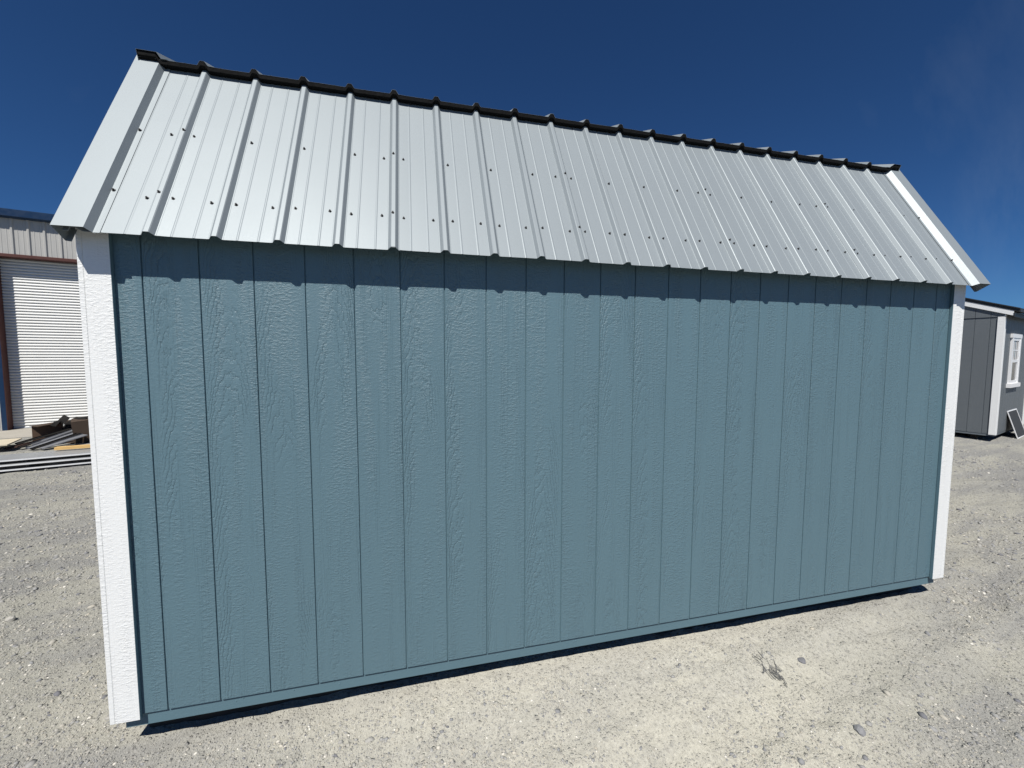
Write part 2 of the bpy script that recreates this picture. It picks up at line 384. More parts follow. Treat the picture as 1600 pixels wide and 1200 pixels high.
def ground_h(x, y):
    x = np.asarray(x, float); y = np.asarray(y, float)
    h = vnoise(x * .45, y * .45, 1) * .022 + vnoise(x * 1.6, y * 1.6, 2) * .016 + vnoise(x * 6, y * 6, 3) * .008 + vnoise(x * 15, y * 15, 4) * .0065 * (.5 + vnoise(x * 1.1, y * 1.1, 8)) * 2 + vnoise(x * 33, y * 33, 5) * .0055 + np.maximum(vnoise(x * 9, y * 9, 21) - .10, 0) * .030 * np.clip(vnoise(x * .9, y * .9, 22) * 4 + .4, 0, 1) - np.maximum(vnoise(x * 12, y * 12, 23) - .22, 0) * .035
    for k, (a, c, b, w) in enumerate(TRACKS):
        best = np.full(x.shape, 9.0); bt = np.zeros(x.shape)
        for t in np.linspace(0, 1, 28):
            px = (1 - t) ** 2 * a[0] + 2 * t * (1 - t) * c[0] + t * t * b[0]
            py = (1 - t) ** 2 * a[1] + 2 * t * (1 - t) * c[1] + t * t * b[1]
            d = np.hypot(x - px, y - py); mk = d < best; best = np.where(mk, d, best); bt = np.where(mk, t, bt)
        rut = np.exp(-(best / w) ** 2 * 1.6) * -.010 + np.exp(-((best - w * 1.1) / (w * .35)) ** 2) * .010
        tread = np.exp(-(best / w) ** 4) * vnoise(bt * 90 + best * 8, best * 20, 11 + k) * .010
        h = h + (rut + tread) * 1.6 * np.clip(vnoise(x * .6, y * .6, 30 + k) + .75, 0, 1)
    # the yard dips a little along the shed front
    h = h - .070 * np.clip((6.2 - np.hypot(x - 2.2, (y + .3) * 1.1)) / 2.6, 0, 1)
    far = np.clip((np.hypot(x - 2, y - 2) - 13) / 10, 0, 1)
    return h * (1 - far)

def axis_pts(a, b, step, far):
    core = np.arange(a, b + 1e-6, step)
    def out(q, sg):
        d = step; r = []
        while abs(q) < far:
            d *= 1.012 if d < .045 else (1.04 if d < .3 else 1.25); q += sg * d; r.append(q)
        return r
    return np.concatenate([np.array(out(a, -1)[::-1]), core, np.array(out(b, 1))])

gx = axis_pts(-1.6, 5.0, 0.018, 600); gy = axis_pts(-1.5, 0.6, 0.018, 600)
XX, YY = np.meshgrid(gx, gy); ZZ = GZ + ground_h(XX, YY)
nx, ny = len(gx), len(gy)
gm = bpy.data.meshes.new('ground')
idx = np.arange(nx * ny).reshape(ny, nx)
quads = np.stack([idx[:-1, :-1], idx[:-1, 1:], idx[1:, 1:], idx[1:, :-1]], -1).reshape(-1, 4)
gm.vertices.add(nx * ny); gm.vertices.foreach_set('co', np.stack([XX, YY, ZZ], -1).ravel())
gm.loops.add(len(quads) * 4); gm.loops.foreach_set('vertex_index', quads.ravel().astype(np.int32))
gm.polygons.add(len(quads)); gm.polygons.foreach_set('loop_start', np.arange(0, len(quads) * 4, 4, dtype=np.int32))
gm.polygons.foreach_set('use_smooth', np.ones(len(quads), bool)); gm.update(calc_edges=True); gm.validate()
ground = link('ground', gm, 'ground'); ground['kind'] = 'structure'

# gravel: loose chips lying in the dirt, uncountable
ICO_V = []
t_ = (1 + 5 ** .5) / 2
for a in (-1, 1):
    for b_ in (-t_, t_):
        ICO_V += [(a, b_, 0), (0, a, b_), (b_, 0, a)]
bm = bmesh.new(); bmesh.ops.create_icosphere(bm, subdivisions=1, radius=1.0)
ICO_V = np.array([v.co[:] for v in bm.verts]); ICO_F = np.array([[v.index for v in f.verts] for f in bm.faces]); bm.free()

def stone_cloud(name, px, py, size, tone, sink=0.50):
    n = len(px); nv = len(ICO_V)
    V = np.repeat(ICO_V[None], n, 0) * (1 + rng.uniform(-.28, .28, (n, nv, 1)))
    sc = np.stack([rng.uniform(.75, 1.35, n), rng.uniform(.6, 1.0, n), rng.uniform(.35, .75, n)], 1)
    V = V * sc[:, None, :]
    a = rng.uniform(0, 2 * np.pi, n); tl = rng.normal(0, .3, n)
    ct, st = np.cos(tl), np.sin(tl)
    y2 = V[..., 1] * ct[:, None] - V[..., 2] * st[:, None]; z2 = V[..., 1] * st[:, None] + V[..., 2] * ct[:, None]
    ca, sa = np.cos(a), np.sin(a)
    x3 = V[..., 0] * ca[:, None] - y2 * sa[:, None]; y3 = V[..., 0] * sa[:, None] + y2 * ca[:, None]
    V = np.stack([x3, y3, z2], -1) * (size / 2)[:, None, None]
    V[..., 0] += px[:, None]; V[..., 1] += py[:, None]
    V[..., 2] += (GZ + ground_h(px, py) + size * sc[:, 2] * (.5 - sink))[:, None]
    me = bpy.data.meshes.new(name)
    F = (ICO_F[None] + (np.arange(n) * nv)[:, None, None]).reshape(-1, 3)
    me.vertices.add(n * nv); me.vertices.foreach_set('co', V.ravel())
    me.loops.add(F.size); me.loops.foreach_set('vertex_index', F.ravel().astype(np.int32))
    me.polygons.add(len(F)); me.polygons.foreach_set('loop_start', np.arange(0, F.size, 3, dtype=np.int32)); me.update(calc_edges=True)
    at = me.attributes.new('tone', 'FLOAT', 'POINT'); at.data.foreach_set('value', np.repeat(tone, nv))
    return me

NS = 80000
ang = rng.uniform(R(-76), R(84), NS * 3); rad = np.exp(rng.uniform(math.log(1.3), math.log(13.0), NS * 3))
px = 1.06 + rad * np.sin(ang + .1); py = -2.0 + rad * np.cos(ang + .1)
dens = np.clip(.26 + 3.0 * (vnoise(px * .8, py * .8, 51) * .5 + vnoise(px * 2.3, py * 2.3, 52) * .45 + vnoise(px * 7, py * 7, 53) * .35), .03, 1)
dens = np.clip(dens + np.exp(-(((px - 3.5) / .75) ** 2 + ((py + .78) / .28) ** 2)) * .9 + np.where(px < -.3, .25, 0), 0, 1)
ok = (rng.uniform(0, 1, NS * 3) < dens) & ~((px > -.22) & (px < 4.75) & (py > -.02) & (py < 2.5)) & (py < 7.2 + .2 * px)
px, py, rad, dd_ = px[ok][:NS], py[ok][:NS], rad[ok][:NS], dens[ok][:NS]
size = np.maximum(.0064, .0026 * rad) * np.exp(rng.normal(-0.05, .52, len(px)))
# a thin scatter of bigger chips, thickest where the wheels have pushed them aside
big = rng.uniform(0, 1, len(px)) < np.exp(-(((px - 3.5) / .8) ** 2 + ((py + .78) / .3) ** 2)) * .045 + .004
size = np.where(big, size * rng.uniform(1.5, 2.6, len(px)), size)
size = np.clip(size, .004, .042)
tone = np.clip(.58 + .22 * rng.normal(0, 1, len(px)) - np.clip(size - .012, 0, .03) * 12 * rng.uniform(.2, 1.2, len(px)), 0, 1)
gravel = link('gravel', stone_cloud('gravel', px, py, size, tone), 'stone'); gravel['kind'] = 'stuff'
gravel['label'] = 'loose grey and tan gravel chips scattered over the dirt yard'

# ------------------------------------------------------------------ main shed
shed = thing('storage_shed', 'large blue storage shed with light grey ribbed metal roof and white corner trim', 'shed', (2.25, 1.22, GZ))
def sp(name, me, mat, parent=None):
    """part built in world coordinates, hung under the shed's root"""
    o = link(name, me, mat); o.parent = parent or shed
    if parent is None: o.location = (-2.25, -1.22, -GZ)
    return o

X0, X1, DEP = -0.190, 4.690, 2.44
P_ = 0.2032; GRV = 0.0052; WT = 2.125
def board_mesh(w, h):
    """siding board, front face at y = 0, softened long edges"""
    c = .0012; t = .0072
    pr = [(0, t), (0, c), (c, 0), (w - c, 0), (w, c), (w, t)]
    return prism('siding_board', pr, 0, 1, 0, h)
bm_std = board_mesh(P_ - GRV, WT); bm_std.materials.append(M['blue'])
for i in range(24):
    if i == 0: me = board_mesh(-GRV / 2 - X0 - .002, WT); x = X0 + .002
    elif i == 23: me = board_mesh(X1 - .002 - (22 * P_ + GRV / 2), WT); x = 22 * P_ + GRV / 2
    else: me = bm_std; x = (i - 1) * P_ + GRV / 2
    o = link('siding_board', me, 'blue'); o.parent = shed; o.location = (x - 2.25, -1.22, -GZ)
sp('wall_panel', box('wall_panel', X0 + .002, X1 - .002, .0058, .016, 0.0015, WT), 'blue_flat')
rb = sp('bottom_rail', box('bottom_rail', -.163, 4.662, .0095, .044, -.060, -.0005, .001), 'blue_flat')
sp('floor', box('floor', -.15, 4.65, .046, 2.40, -.058, .001), 'skid')
for y in (.12, 1.18, 2.24):
    sp('skid', box('skid', -.14, 4.64, y, y + .09, -.21, -.0585), 'skid')
# nail heads in the rail
nail_me = None
bm = bmesh.new(); bmesh.ops.create_cone(bm, cap_ends=True, segments=8, radius1=.0042, radius2=.0034, depth=.002)
bmesh.ops.rotate(bm, verts=bm.verts, cent=(0, 0, 0), matrix=Matrix.Rotation(R(90), 3, 'X'))
nail_me = bpy.data.meshes.new('nail'); bm.to_mesh(nail_me); bm.free(); nail_me.materials.append(M['blue_flat'])
for i in range(0, 24):
    for dz in ((-.018, -.026) if i % 2 == 0 else (-.022,)):
        if rng.uniform() < .25: continue
        o = link('nail', nail_me); o.parent = rb
        o.location = (-.13 + i * .2036 + rng.uniform(-.02, .02), .0089, dz + rng.uniform(-.008, .004))

# corner boards: a face board and an edge board at each end
for (fx0, fx1, sx0, sx1) in ((-.1830, -.0930, -.2024, -.1835), (4.5980, 4.6885, 4.6890, 4.7075)):
    ct = sp('corner_trim', box('corner_trim', fx0, fx1, -.0195, -.0008, -.012, 2.115, .0015), 'white')
    ct.data.materials.append(M['blue_flat'])                    # the inner edge was sprayed with the wall
    for p in ct.data.polygons:
        if p.normal.x * (2.25 - fx0) > .8: p.material_index = 1
    sp('corner_trim', box('corner_trim', sx0, sx1, -.0195, .0700, -.012, 2.105, .0015), 'white')
    for y0, y1 in ((DEP - .07, DEP + .0195),):
        sp('corner_trim', box('corner_trim', sx0, sx1, y0, y1, -.012, 2.105, .0015), 'white')
    sp('corner_trim', box('corner_trim', fx0, fx1, DEP + .0008, DEP + .0195, -.012, 2.115, .0015), 'white')

# roof planes: (x, s along the slope, n off the pan)
TH1 = R(59.32); TH2 = R(22.0)
E1 = Vector((0, -.0912, 2.0174)); D1 = Vector((0, math.cos(TH1), math.sin(TH1))); N1 = Vector((0, -math.sin(TH1), math.cos(TH1)))
E2 = Vector((0, .437, 2.987)); D2 = Vector((0, math.cos(TH2), math.sin(TH2))); N2 = Vector((0, -math.sin(TH2), math.cos(TH2)))
def on1(x, s, n): return Vector((x, 0, 0)) + E1 + D1 * s + N1 * n
def on2(x, s, n): return Vector((x, 0, 0)) + E2 + D2 * s + N2 * n
RIB0 = .0759; RS = .2286
def rib_profile(x_from, x_to):
    pts = []
    k0 = math.floor((x_from - RIB0) / RS) - 1; k1 = math.ceil((x_to - RIB0) / RS) + 1
    raw = []
    for k in range(k0, k1 + 1):
        c = RIB0 + k * RS
        raw += [(c - .0270, 0), (c - .0262, .0006), (c - .0225, .0008), (c - .0112, .0164), (c - .0080, .0185), (c + .0080, .0185), (c + .0112, .0164), (c + .0225, .0008), (c + .0262, .0006), (c + .0270, 0)]
        for m in (RS / 3, 2 * RS / 3):
            raw += [(c + m - .0050, 0), (c + m - .0016, .0011), (c + m + .0016, .0011), (c + m + .0050, 0)]
    raw.sort()
    def hh(x):
        for (a, ha), (b, hb) in zip(raw, raw[1:]):
            if a <= x <= b: return ha + (hb - ha) * (x - a) / max(b - a, 1e-9)
        return 0
    pts = [(x_from, hh(x_from))] + [q for q in raw if x_from < q[0] < x_to] + [(x_to, hh(x_to))]
    return pts
def height_at(x):
    q = rib_profile(x, x + 1e-4); return q[0][1]

def sheet(name, pts, fn, s0, s1, rows=10, wob=0.0):
    v = []; f = []; n = len(pts)
    for r in range(rows + 1):
        s = s0 + (s1 - s0) * r / rows
        for (x, h) in pts:
            w = wob * float(vnoise(np.array(x * 5.0), np.array(s * 3.0), 77)) if wob else 0
            v.append(fn(x, s, h + w))
    for r in range(rows):
        for i in range(n - 1):
            a = r * n + i; f.append((a, a + 1, a + n + 1, a + n))
    return mesh(name, v, f)

LAPS = [-.196, RIB0 - .024] + [RIB0 + 4 * k * RS - .024 for k in range(1, 5)]
ENDS = [RIB0 + 4 * k * RS + .028 for k in range(0, 5)] + [4.70]
front_roof = []
lower_panels = []
for tier, (fn, s0, s1) in enumerate(((on1, 0.0, 1.150), (on2, 0.0, .849))):
    for j, (a, b) in enumerate(zip(LAPS, ENDS)):
        pts = rib_profile(a, b)
        if j: pts = [(x, h + (.0016 if x < a + .09 else .0004)) for x, h in pts]
        o = sp('roof_panel', sheet('roof_panel', pts, fn, s0 + rng.uniform(-.0015, .0015), s1, 10, .0022), 'roof')
        solid(o, .0008); front_roof.append(o)
        if tier == 0: lower_panels.append((a, b, o))
# rake trims along both ends of both slopes
RK_L = [(-.0765, .0035), (-.0985, .0032), (-.1130, .0285), (-.2125, .0290), (-.2125, -.0480), (-.1950, -.0520)]
RK_R = [(4.5960, .0035), (4.6160, .0032), (4.6480, .0285), (4.7480, .0290), (4.7480, -.0480), (4.7310, -.0520)]
RK_L2 = [(max(x, -.1960) if n > .02 or n < 0 else x, n) for x, n in RK_L]; RK_L2[-1] = (-.180, -.052)
RK_R2 = [(min(x, 4.7180) if n > .02 or n < 0 else x, n) for x, n in RK_R]; RK_R2[-1] = (4.700, -.052)
for fn, s0, s1, prof in ((on1, -.006, 1.150, RK_L), (on1, -.006, 1.150, RK_R), (on2, -.004, .850, RK_L2), (on2, -.004, .850, RK_R2)):
    if True:
        pr = prof if prof[0][0] > 0 else prof[::-1]
        o = sp('rake_trim', sheet('rake_trim', pr, fn, s0, s1, 8, .0012), 'roof'); solid(o, .0009); front_roof.append(o)
# black foam closure between the slopes; its front follows the ribs of the upper sheets
def closure():
    xs = np.unique(np.round(np.concatenate([np.array([q[0] for q in rib_profile(-.192, 4.714)]), np.arange(-.192, 4.714, .012)]), 4))
    v = []; f = []
    for k, x in enumerate(xs):
        h = height_at(float(x)); jag = .0025 * float(vnoise(np.array(x * 60.), np.array(.5), 5)) + .003 * float(vnoise(np.array(x * 14.), np.array(.5), 6))
        end = x < -.112 or x > 4.648
        a = on1(x, 1.104 + jag, -.004 if not end else .0275)
        hb = h if not end else .026
        m_ = on2(x, -.004 + jag * .5, hb - .018); q = on2(x, -.001, hb - .0022); b = on2(x, .10, hb - .0025 if not end else .02)
        v += [a, m_, q, b]
    for k in range(len(xs) - 1):
        for r in range(3):
            i = k * 4 + r; f.append((i, i + 4, i + 5, i + 1))
    n = len(xs) - 1
    f += [(0, 1, 2, 3), (n * 4 + 3, n * 4 + 2, n * 4 + 1, n * 4)]
    return recalc(mesh('closure_strip', v, f))
cl = sp('closure_strip', closure(), 'black'); front_roof.append(cl)
# boards under the metal
dk = [on1(0, .108, -.003), on1(0, 1.118, -.003), on2(0, .06, -.006), on2(0, .846, -.006), on2(0, .846, -.030), on2(0, .078, -.030), on1(0, 1.100, -.020), on1(0, .108, -.020)]
o = sp('roof_deck', prism('roof_deck', [(q.y, q.z) for q in dk], 1, 2, -.185, 4.69), 'deck'); front_roof.append(o)
# screws
def screw_mesh():
    bm = bmesh.new()
    bmesh.ops.create_cone(bm, cap_ends=True, segments=10, radius1=.0072, radius2=.0060, depth=.0024)
    n1 = len(bm.faces)
    r = bmesh.ops.create_cone(bm, cap_ends=True, segments=6, radius1=.0042, radius2=.0038, depth=.0056)
    for q in r['verts']: q.co.z += .0040
    bm.faces.ensure_lookup_table()
    for i, f in enumerate(bm.faces): f.material_index = 0 if i < n1 else 1
    me = bpy.data.meshes.new('screw'); bm.to_mesh(me); bm.free()
    me.materials.append(M['washer']); me.materials.append(M['screw'])
    return me
SCREW = screw_mesh()
SROT = Matrix((Vector((1, 0, 0)), D1, N1)).transposed().to_quaternion().to_euler()
def screw(x, s, n=.0014):
    x += rng.uniform(-.004, .004); s += rng.uniform(-.006, .006)
    par = [o for a, b, o in lower_panels if a <= x <= b + .02][-1]
    o = link('screw', SCREW); o.parent = par
    o.location = on1(x, s, n); o.rotation_euler = SROT
for i in range(0, 20):
    c = RIB0 + i * RS
    screw(c - .048, .206); screw(c + .032 + .010, .206)
    screw(c + .042, .612)
    if i % 4 == 0:
        screw(c - .046, .612); screw(c + .001, .216, .0206); screw(c + .001, .626, .0206)
screw(4.606, .612, .005); screw(4.606, .206, .005); screw(-.0885, .610, .005); screw(-.0900, .222, .005)
for x in (.99 + .09, .99 + .24, 2.05, 2.31):
    screw(x, 1.096)
# the far side mirrors the near one
for o in front_roof:
    c = o.copy(); COL.objects.link(c); c.scale = (1, -1, 1); c.location = (-2.25, 2.44 - 1.22, -GZ)
pk = on2(0, .849, 0)
rc = sp('ridge_cap', sheet('ridge_cap', [(0, 0), (1, 0)], lambda u, s, n: Vector((-.205 + u * 4.947, pk.y - .09 + s * .18 + 0, pk.z + .036 - abs(s - .5) * .18 * math.tan(TH2))), 0, 1, 2), 'roof')
solid(rc, .001)
# gable ends and the far wall, board by board
def roof_z(y):
    yy = y if y <= 1.22 else 2.44 - y
    z1 = E1.z + (yy - E1.y) * math.tan(TH1); z2 = E2.z + (yy - E2.y) * math.tan(TH2)
    return min(z1, z2) - .05
for gxp, sgn in ((-.183, -1), (4.683, 1)):
    sp('gable_panel', prism('gable_panel', [(.02, 0), (2.42, 0), (2.42, roof_z(2.42)), (1.96, roof_z(1.96)), (1.22, roof_z(1.22)), (.48, roof_z(.48)), (.02, roof_z(.02))], 1, 2, gxp - sgn * .012, gxp - sgn * .003), 'blue_flat')
    for k in range(12):
        a = .0005 + k * P_ + (GRV / 2 if k else .0175); b = min((k + 1) * P_ - GRV / 2, 2.422)
        ys = sorted({a, b} | {q for q in (.48, 1.22, 1.96) if a < q < b})
        poly = [(a, 0), (b, 0)] + [(y, roof_z(y)) for y in ys[::-1]]
        sp('siding_board', prism('siding_board', poly, 1, 2, gxp - sgn * .004, gxp + sgn * (-.0005)), 'blue')
for i in range(24):
    w = .1965
    sp('siding_board', box('siding_board', X0 + .003 + i * P_, X0 + .003 + i * P_ + w, DEP - .006, DEP, 0, WT), 'blue')
sp('wall_panel', box('wall_panel', X0 + .002, X1 - .002, DEP - .016, DEP - .0045, .0015, WT), 'blue_flat')
sp('bottom_rail', box('bottom_rail', -.163, 4.662, DEP - .04, DEP - .0035, -.060, -.0005, .001), 'blue_flat')

# ------------------------------------------------------------------ warehouse behind on the left
AZ = R(74.0)
u_w = Vector((math.sin(AZ), math.cos(AZ), 0))
# local frame: x along the wall, y into the building, z up from the ground
wh = thing('warehouse', 'tan metal warehouse with navy eave trim and a white roll-up door', 'warehouse', (-7.35, 9.01, GZ), math.atan2(u_w.y, u_w.x))
def wp(name, me, mat, parent=None):
    return link(name, me, mat, parent or wh)
def wall_prof(x0, x1):
    raw = []
    k = math.floor((x0 - .281) / .242)
    while .281 + k * .242 < x1 + .2:
        c = .281 + k * .242
        raw += [(c - .032, 0), (c - .014, -.024), (c + .014, -.024), (c + .032, 0)]
        for m in (.0807, .1613): raw += [(c + m - .010, 0), (c + m - .004, -.004), (c + m + .004, -.004), (c + m + .010, 0)]
        k += 1
    return [(x0, 0)] + [q for q in raw if x0 < q[0] < x1] + [(x1, 0)]
DW = 4.9
def wall_sheet(x0, x1, z0, z1):
    pts = wall_prof(x0, x1); v = [(x, h, z) for z in (z0, z1) for x, h in pts]; n = len(pts)
    return mesh('wall_panel', v, [(i, i + 1, i + n + 1, i + n) for i in range(n - 1)])
xs = [-6.0 + .968 * k for k in range(19)]
for a in xs:
    b = a + .972
    z0 = 0.0
    if b <= -.09: segs = [(a, b, .03)]
    elif a < -.09: segs = [(a, -.09, .03), (-.09, b, 3.73)]
    elif b <= DW + .1: segs = [(a, b, 3.73)]
    elif a < DW + .1: segs = [(a, DW + .1, 3.73), (DW + .1, b, .03)]
    else: segs = [(a, b, .03)]
    for (p, q, z0) in segs:
        if q - p < .03: continue
        solid(wp('wall_panel', wall_sheet(p, q, z0, 4.50), 'panel'), .001)
wp('backing_wall', box('backing_wall', -6, -.12, .02, .10, 0, 4.52), 'panel')
wp('backing_wall', box('backing_wall', DW + .12, 12.3, .02, .10, 0, 4.52), 'panel')
wp('backing_wall', box('backing_wall', -.12, DW + .12, .02, .10, 3.74, 4.52), 'panel')
wp('side_wall', box('side_wall', -6, -5.9, .101, 14, 0, 4.52), 'panel')
wp('side_wall', box('side_wall', 12.2, 12.3, .101, 14, 0, 4.52), 'panel')
wp('side_wall', box('side_wall', -6, 12.3, 14.001, 14.1, 0, 4.52), 'panel')
wp('eave_trim', prism('eave_trim', [(-.135, 4.525), (-.135, 4.66), (-.115, 4.675), (.12, 4.69), (.12, 4.50), (-.06, 4.50)], 1, 2, -6.1, 12.4), 'navy')
wp('roof', prism('roof', [(.121, 4.70), (7.05, 5.6), (14.2, 4.70), (14.2, 4.53), (.121, 4.53)], 1, 2, -6.1, 12.4), 'navy')
wp('door_header', box('door_header', -.09, DW + .1, -.03, .20, 3.70, 3.765, .004), 'rust')
wp('door_jamb', box('door_jamb', -.085, -.0045, -.028, .20, 0, 3.699, .003), 'navy')
wp('door_jamb', box('door_jamb', -.004, .0, -.026, .20, 0, 3.699), 'rust')
wp('door_jamb', box('door_jamb', DW, DW + .004, -.026, .20, 0, 3.699), 'rust')
wp('door_jamb', box('door_jamb', DW + .0045, DW + .085, -.028, .20, 0, 3.699, .003), 'navy')
# curtain of interlocking slats: one rippled steel sheet
pr = []
pitch_s = .0625; z = .02
while z < 3.85:
    pr += [(.220, z), (.188, z + .005), (.183, z + .020), (.190, z + .040), (.218, z + .0600)]
    z += pitch_s
v = [(x, y, zz) for x in (.001, DW - .001) for y, zz in pr]; n = len(pr)
cur = wp('roll_up_door', mesh('roll_up_door', v, [(i + 1, i, i + n, i + n + 1) for i in range(n - 1)]), 'door'); solid(cur, .002, 1)
wp('door_bar', box('door_bar', .002, DW - .002, .175, .22, .002, .05, .004), 'galv', cur)

apron = link('concrete_apron', box('concrete_apron', -3.2, 8.0, -1.15, .20, -.05, .012, .01), 'concrete')
apron.location = wh.location + Vector((0, 0, .014)); apron.rotation_euler = wh.rotation_euler; apron['kind'] = 'structure'

# ------------------------------------------------------------------ scrap in front of the door
def flat_board(name, corners, t, mat, label=None, cat=None, edge=None, z_warp=0.0):
    """a thin board from four plan corners (front-left, front-right, back-right, back-left) with top heights"""
    n = 10; v = []
    fl, fr, br, bl = [Vector(c) for c in corners]
    for i in range(n + 1):
        f = i / n
        a = fl.lerp(fr, f); b = bl.lerp(br, f)
        w = z_warp * math.sin(f * 5 + fl.x * 3)
        for q in (a, b):
            v.append(q + Vector((0, 0, w))); v.append(q + Vector((0, 0, w - t)))
    fc = []; ei = []
    for i in range(n):
        k = i * 4
        fc.append((k, k + 4, k + 6, k + 2)); fc.append((k + 1, k + 3, k + 7, k + 5))
        ei.append(len(fc)); fc.append((k, k + 1, k + 5, k + 4)); fc.append((k + 2, k + 6, k + 7, k + 3))
    fc += [(0, 2, 3, 1), (n * 4, n * 4 + 1, n * 4 + 3, n * 4 + 2)]
    me = mesh(name, v, fc); recalc(me); me.materials.append(M[mat])
    if edge:
        me.materials.append(M[edge])
        for p in me.polygons:
            if abs(p.normal.z) < .7: p.material_index = 1
    o = link(name, me)
    if label: tag(o, label, cat)
    return o
e1 = Vector((-.86, -.292, 0)).normalized()
def pt(x, y, z): return (x, y, z)
lay = [(.098, 'top grey panel of the stack lying on gravel left of the blue shed', 0.0),
       (.036, 'middle panel of the stack lying on gravel left of the blue shed', 0.03),
       (-.034, 'bottom panel of the stack lying on gravel left of the blue shed', 0.015)]
for k, (z, lb, off) in enumerate(lay):
    flat_board('panel_sheet', [(-6.2, 4.43 - off, z), (-2.9, 5.57 - off, z), (-3.05, 5.95 - off, z), (-6.35, 4.95 - off, z)], .020, 'sheet', lb, 'panel', 'sheet_edge', .006)
for k, (z0, z1) in enumerate(((-.13, -.060), (-.031, .010), (.039, .072))):
    o = link('spacer_block', box('spacer_block', -.05, .05, -.10, .16, z0, z1), 'skid'); o.location = (-4.25, 5.33, 0); o.rotation_euler = (0, 0, .33)
    tag(o, ['dark timber spacer under the bottom panel of the stack', 'dark timber spacer under the middle panel of the stack', 'dark timber spacer under the top panel of the stack'][k], 'spacer')
lum = link('lumber', bar('lumber', (-4.19, 5.58, .135), (-2.95, 5.86, .135), .089, .040), 'pine'); tag(lum, 'bright yellow pine board lying on the grey panel stack beside shed corner', 'lumber')
ply = flat_board('plywood_sheet', [(-8.0, 5.90, .045), (-5.55, 6.60, .045), (-5.85, 7.28, .035), (-8.25, 6.63, .035)], .02, 'ply', 'pale plywood sheet lying in front of the roll-up door', 'plywood', None, .004)
o = link('timber_block', box('timber_block', -.045, .045, -.30, .30, GZ + .005, .022), 'skid'); o.location = (-6.2, 6.72, 0)
tag(o, 'dark timber bearer under the pale plywood sheet', 'bearer')

crate = thing('cardboard_box', 'torn brown cardboard box full of scrap metal strips before the roll-up door', 'box', (-5.3, 7.4, GZ))
def cp(name, vs, mat, t=.008):
    me = mesh(name, [Vector(q) - Vector((-5.3, 7.4, GZ)) for q in vs], [tuple(range(len(vs)))]); me.materials.append(M[mat])
    o = link(name, me); o.parent = crate; return solid(o, t, 0)
# left wall, back wall, right wall with a folded flap, floor
cp('box_wall', [(-5.93, 7.60, GZ + .02), (-5.62, 7.86, GZ + .02), (-5.62, 7.86, GZ + .34), (-5.93, 7.60, GZ + .30)], 'cardin')
cp('box_wall', [(-5.60, 7.87, GZ + .02), (-4.55, 7.92, GZ + .02), (-4.55, 7.92, GZ + .44), (-5.60, 7.87, GZ + .35)], 'cardin')
cp('box_wall', [(-4.99, 7.16, GZ + .01), (-4.36, 7.56, GZ + .01), (-4.36, 7.56, GZ + .46), (-5.02, 7.14, GZ + .40)], 'cardboard')
cp('box_flap', [(-5.02, 7.14, GZ + .405), (-4.36, 7.56, GZ + .465), (-4.45, 7.83, GZ + .50), (-5.16, 7.38, GZ + .44)], 'cardboard')
cp('box_flap', [(-5.95, 7.58, GZ + .30), (-5.63, 7.84, GZ + .345), (-5.42, 7.72, GZ + .36), (-5.74, 7.46, GZ + .30)], 'cardboard')
cp('box_flap', [(-5.05, 7.90, GZ + .44), (-4.50, 7.94, GZ + .46), (-4.46, 8.05, GZ + .56), (-5.02, 8.0, GZ + .50)], 'cardin')
cp('box_floor', [(-5.93, 7.60, GZ + .016), (-5.00, 7.16, GZ + .014), (-4.36, 7.56, GZ + .016), (-4.55, 7.92, GZ + .018), (-5.60, 7.87, GZ + .018)], 'cardboard')
strips = [((-5.66, 6.70, GZ + .045), (-5.02, 7.52, GZ + .22), .080, 'brown', 'brown metal strip poking lowest left out of the cardboard box'),
          ((-5.52, 6.76, GZ + .055), (-4.98, 7.60, GZ + .28), .055, 'char', 'charcoal metal strip poking out of the cardboard box beside the brown strip'),
          ((-5.33, 6.66, GZ + .050), (-4.92, 7.36, GZ + .25), .075, 'strip', 'light grey metal strip crossing the middle of the scrap pile'),
          ((-5.42, 6.86, GZ + .080), (-4.95, 7.66, GZ + .33), .040, 'strip', 'narrow grey metal strip near the back of the scrap pile'),
          ((-5.14, 6.64, GZ + .045), (-4.84, 7.18, GZ + .17), .11, 'strip', 'wide grey metal strip on the right of the scrap pile'),
          ((-5.24, 6.60, GZ + .040), (-4.93, 7.20, GZ + .20), .035, 'char', 'thin charcoal strip between two grey metal strips'),
          ((-5.70, 6.95, GZ + .080), (-5.20, 7.62, GZ + .27), .06, 'char', 'charcoal strip leaning against the left wall of the cardboard box'),
          ((-5.15, 7.45, GZ + .33), (-4.85, 7.50, GZ + .35), .05, 'char', 'small charcoal offcut in the top of the cardboard box'),
          ((-5.05, 7.60, GZ + .46), (-4.42, 7.80, GZ + .57), .10, 'brown', 'reddish brown strip resting along the back of the cardboard box')]
for a, b, w, mt, lb in strips:
    a = Vector(a); b = Vector(b); d = (b - a).normalized(); s = d.cross(Vector((0, 0, 1))).normalized(); n = s.cross(d)
    # J-shaped trim: flat with one turned-up edge and one hem
    prf = [(-w / 2, .016), (-w / 2, 0), (w / 2, 0), (w / 2 + .006, -.014)]
    v = [a + s * i + n * j for i, j in prf] + [b + s * i + n * j for i, j in prf]
    me = mesh('metal_strip', v, [(i, i + 1, i + 5, i + 4) for i in range(3)]); me.materials.append(M[mt])
    o = solid(link('metal_strip', me), .002, 0); tag(o, lb, 'metal strip')

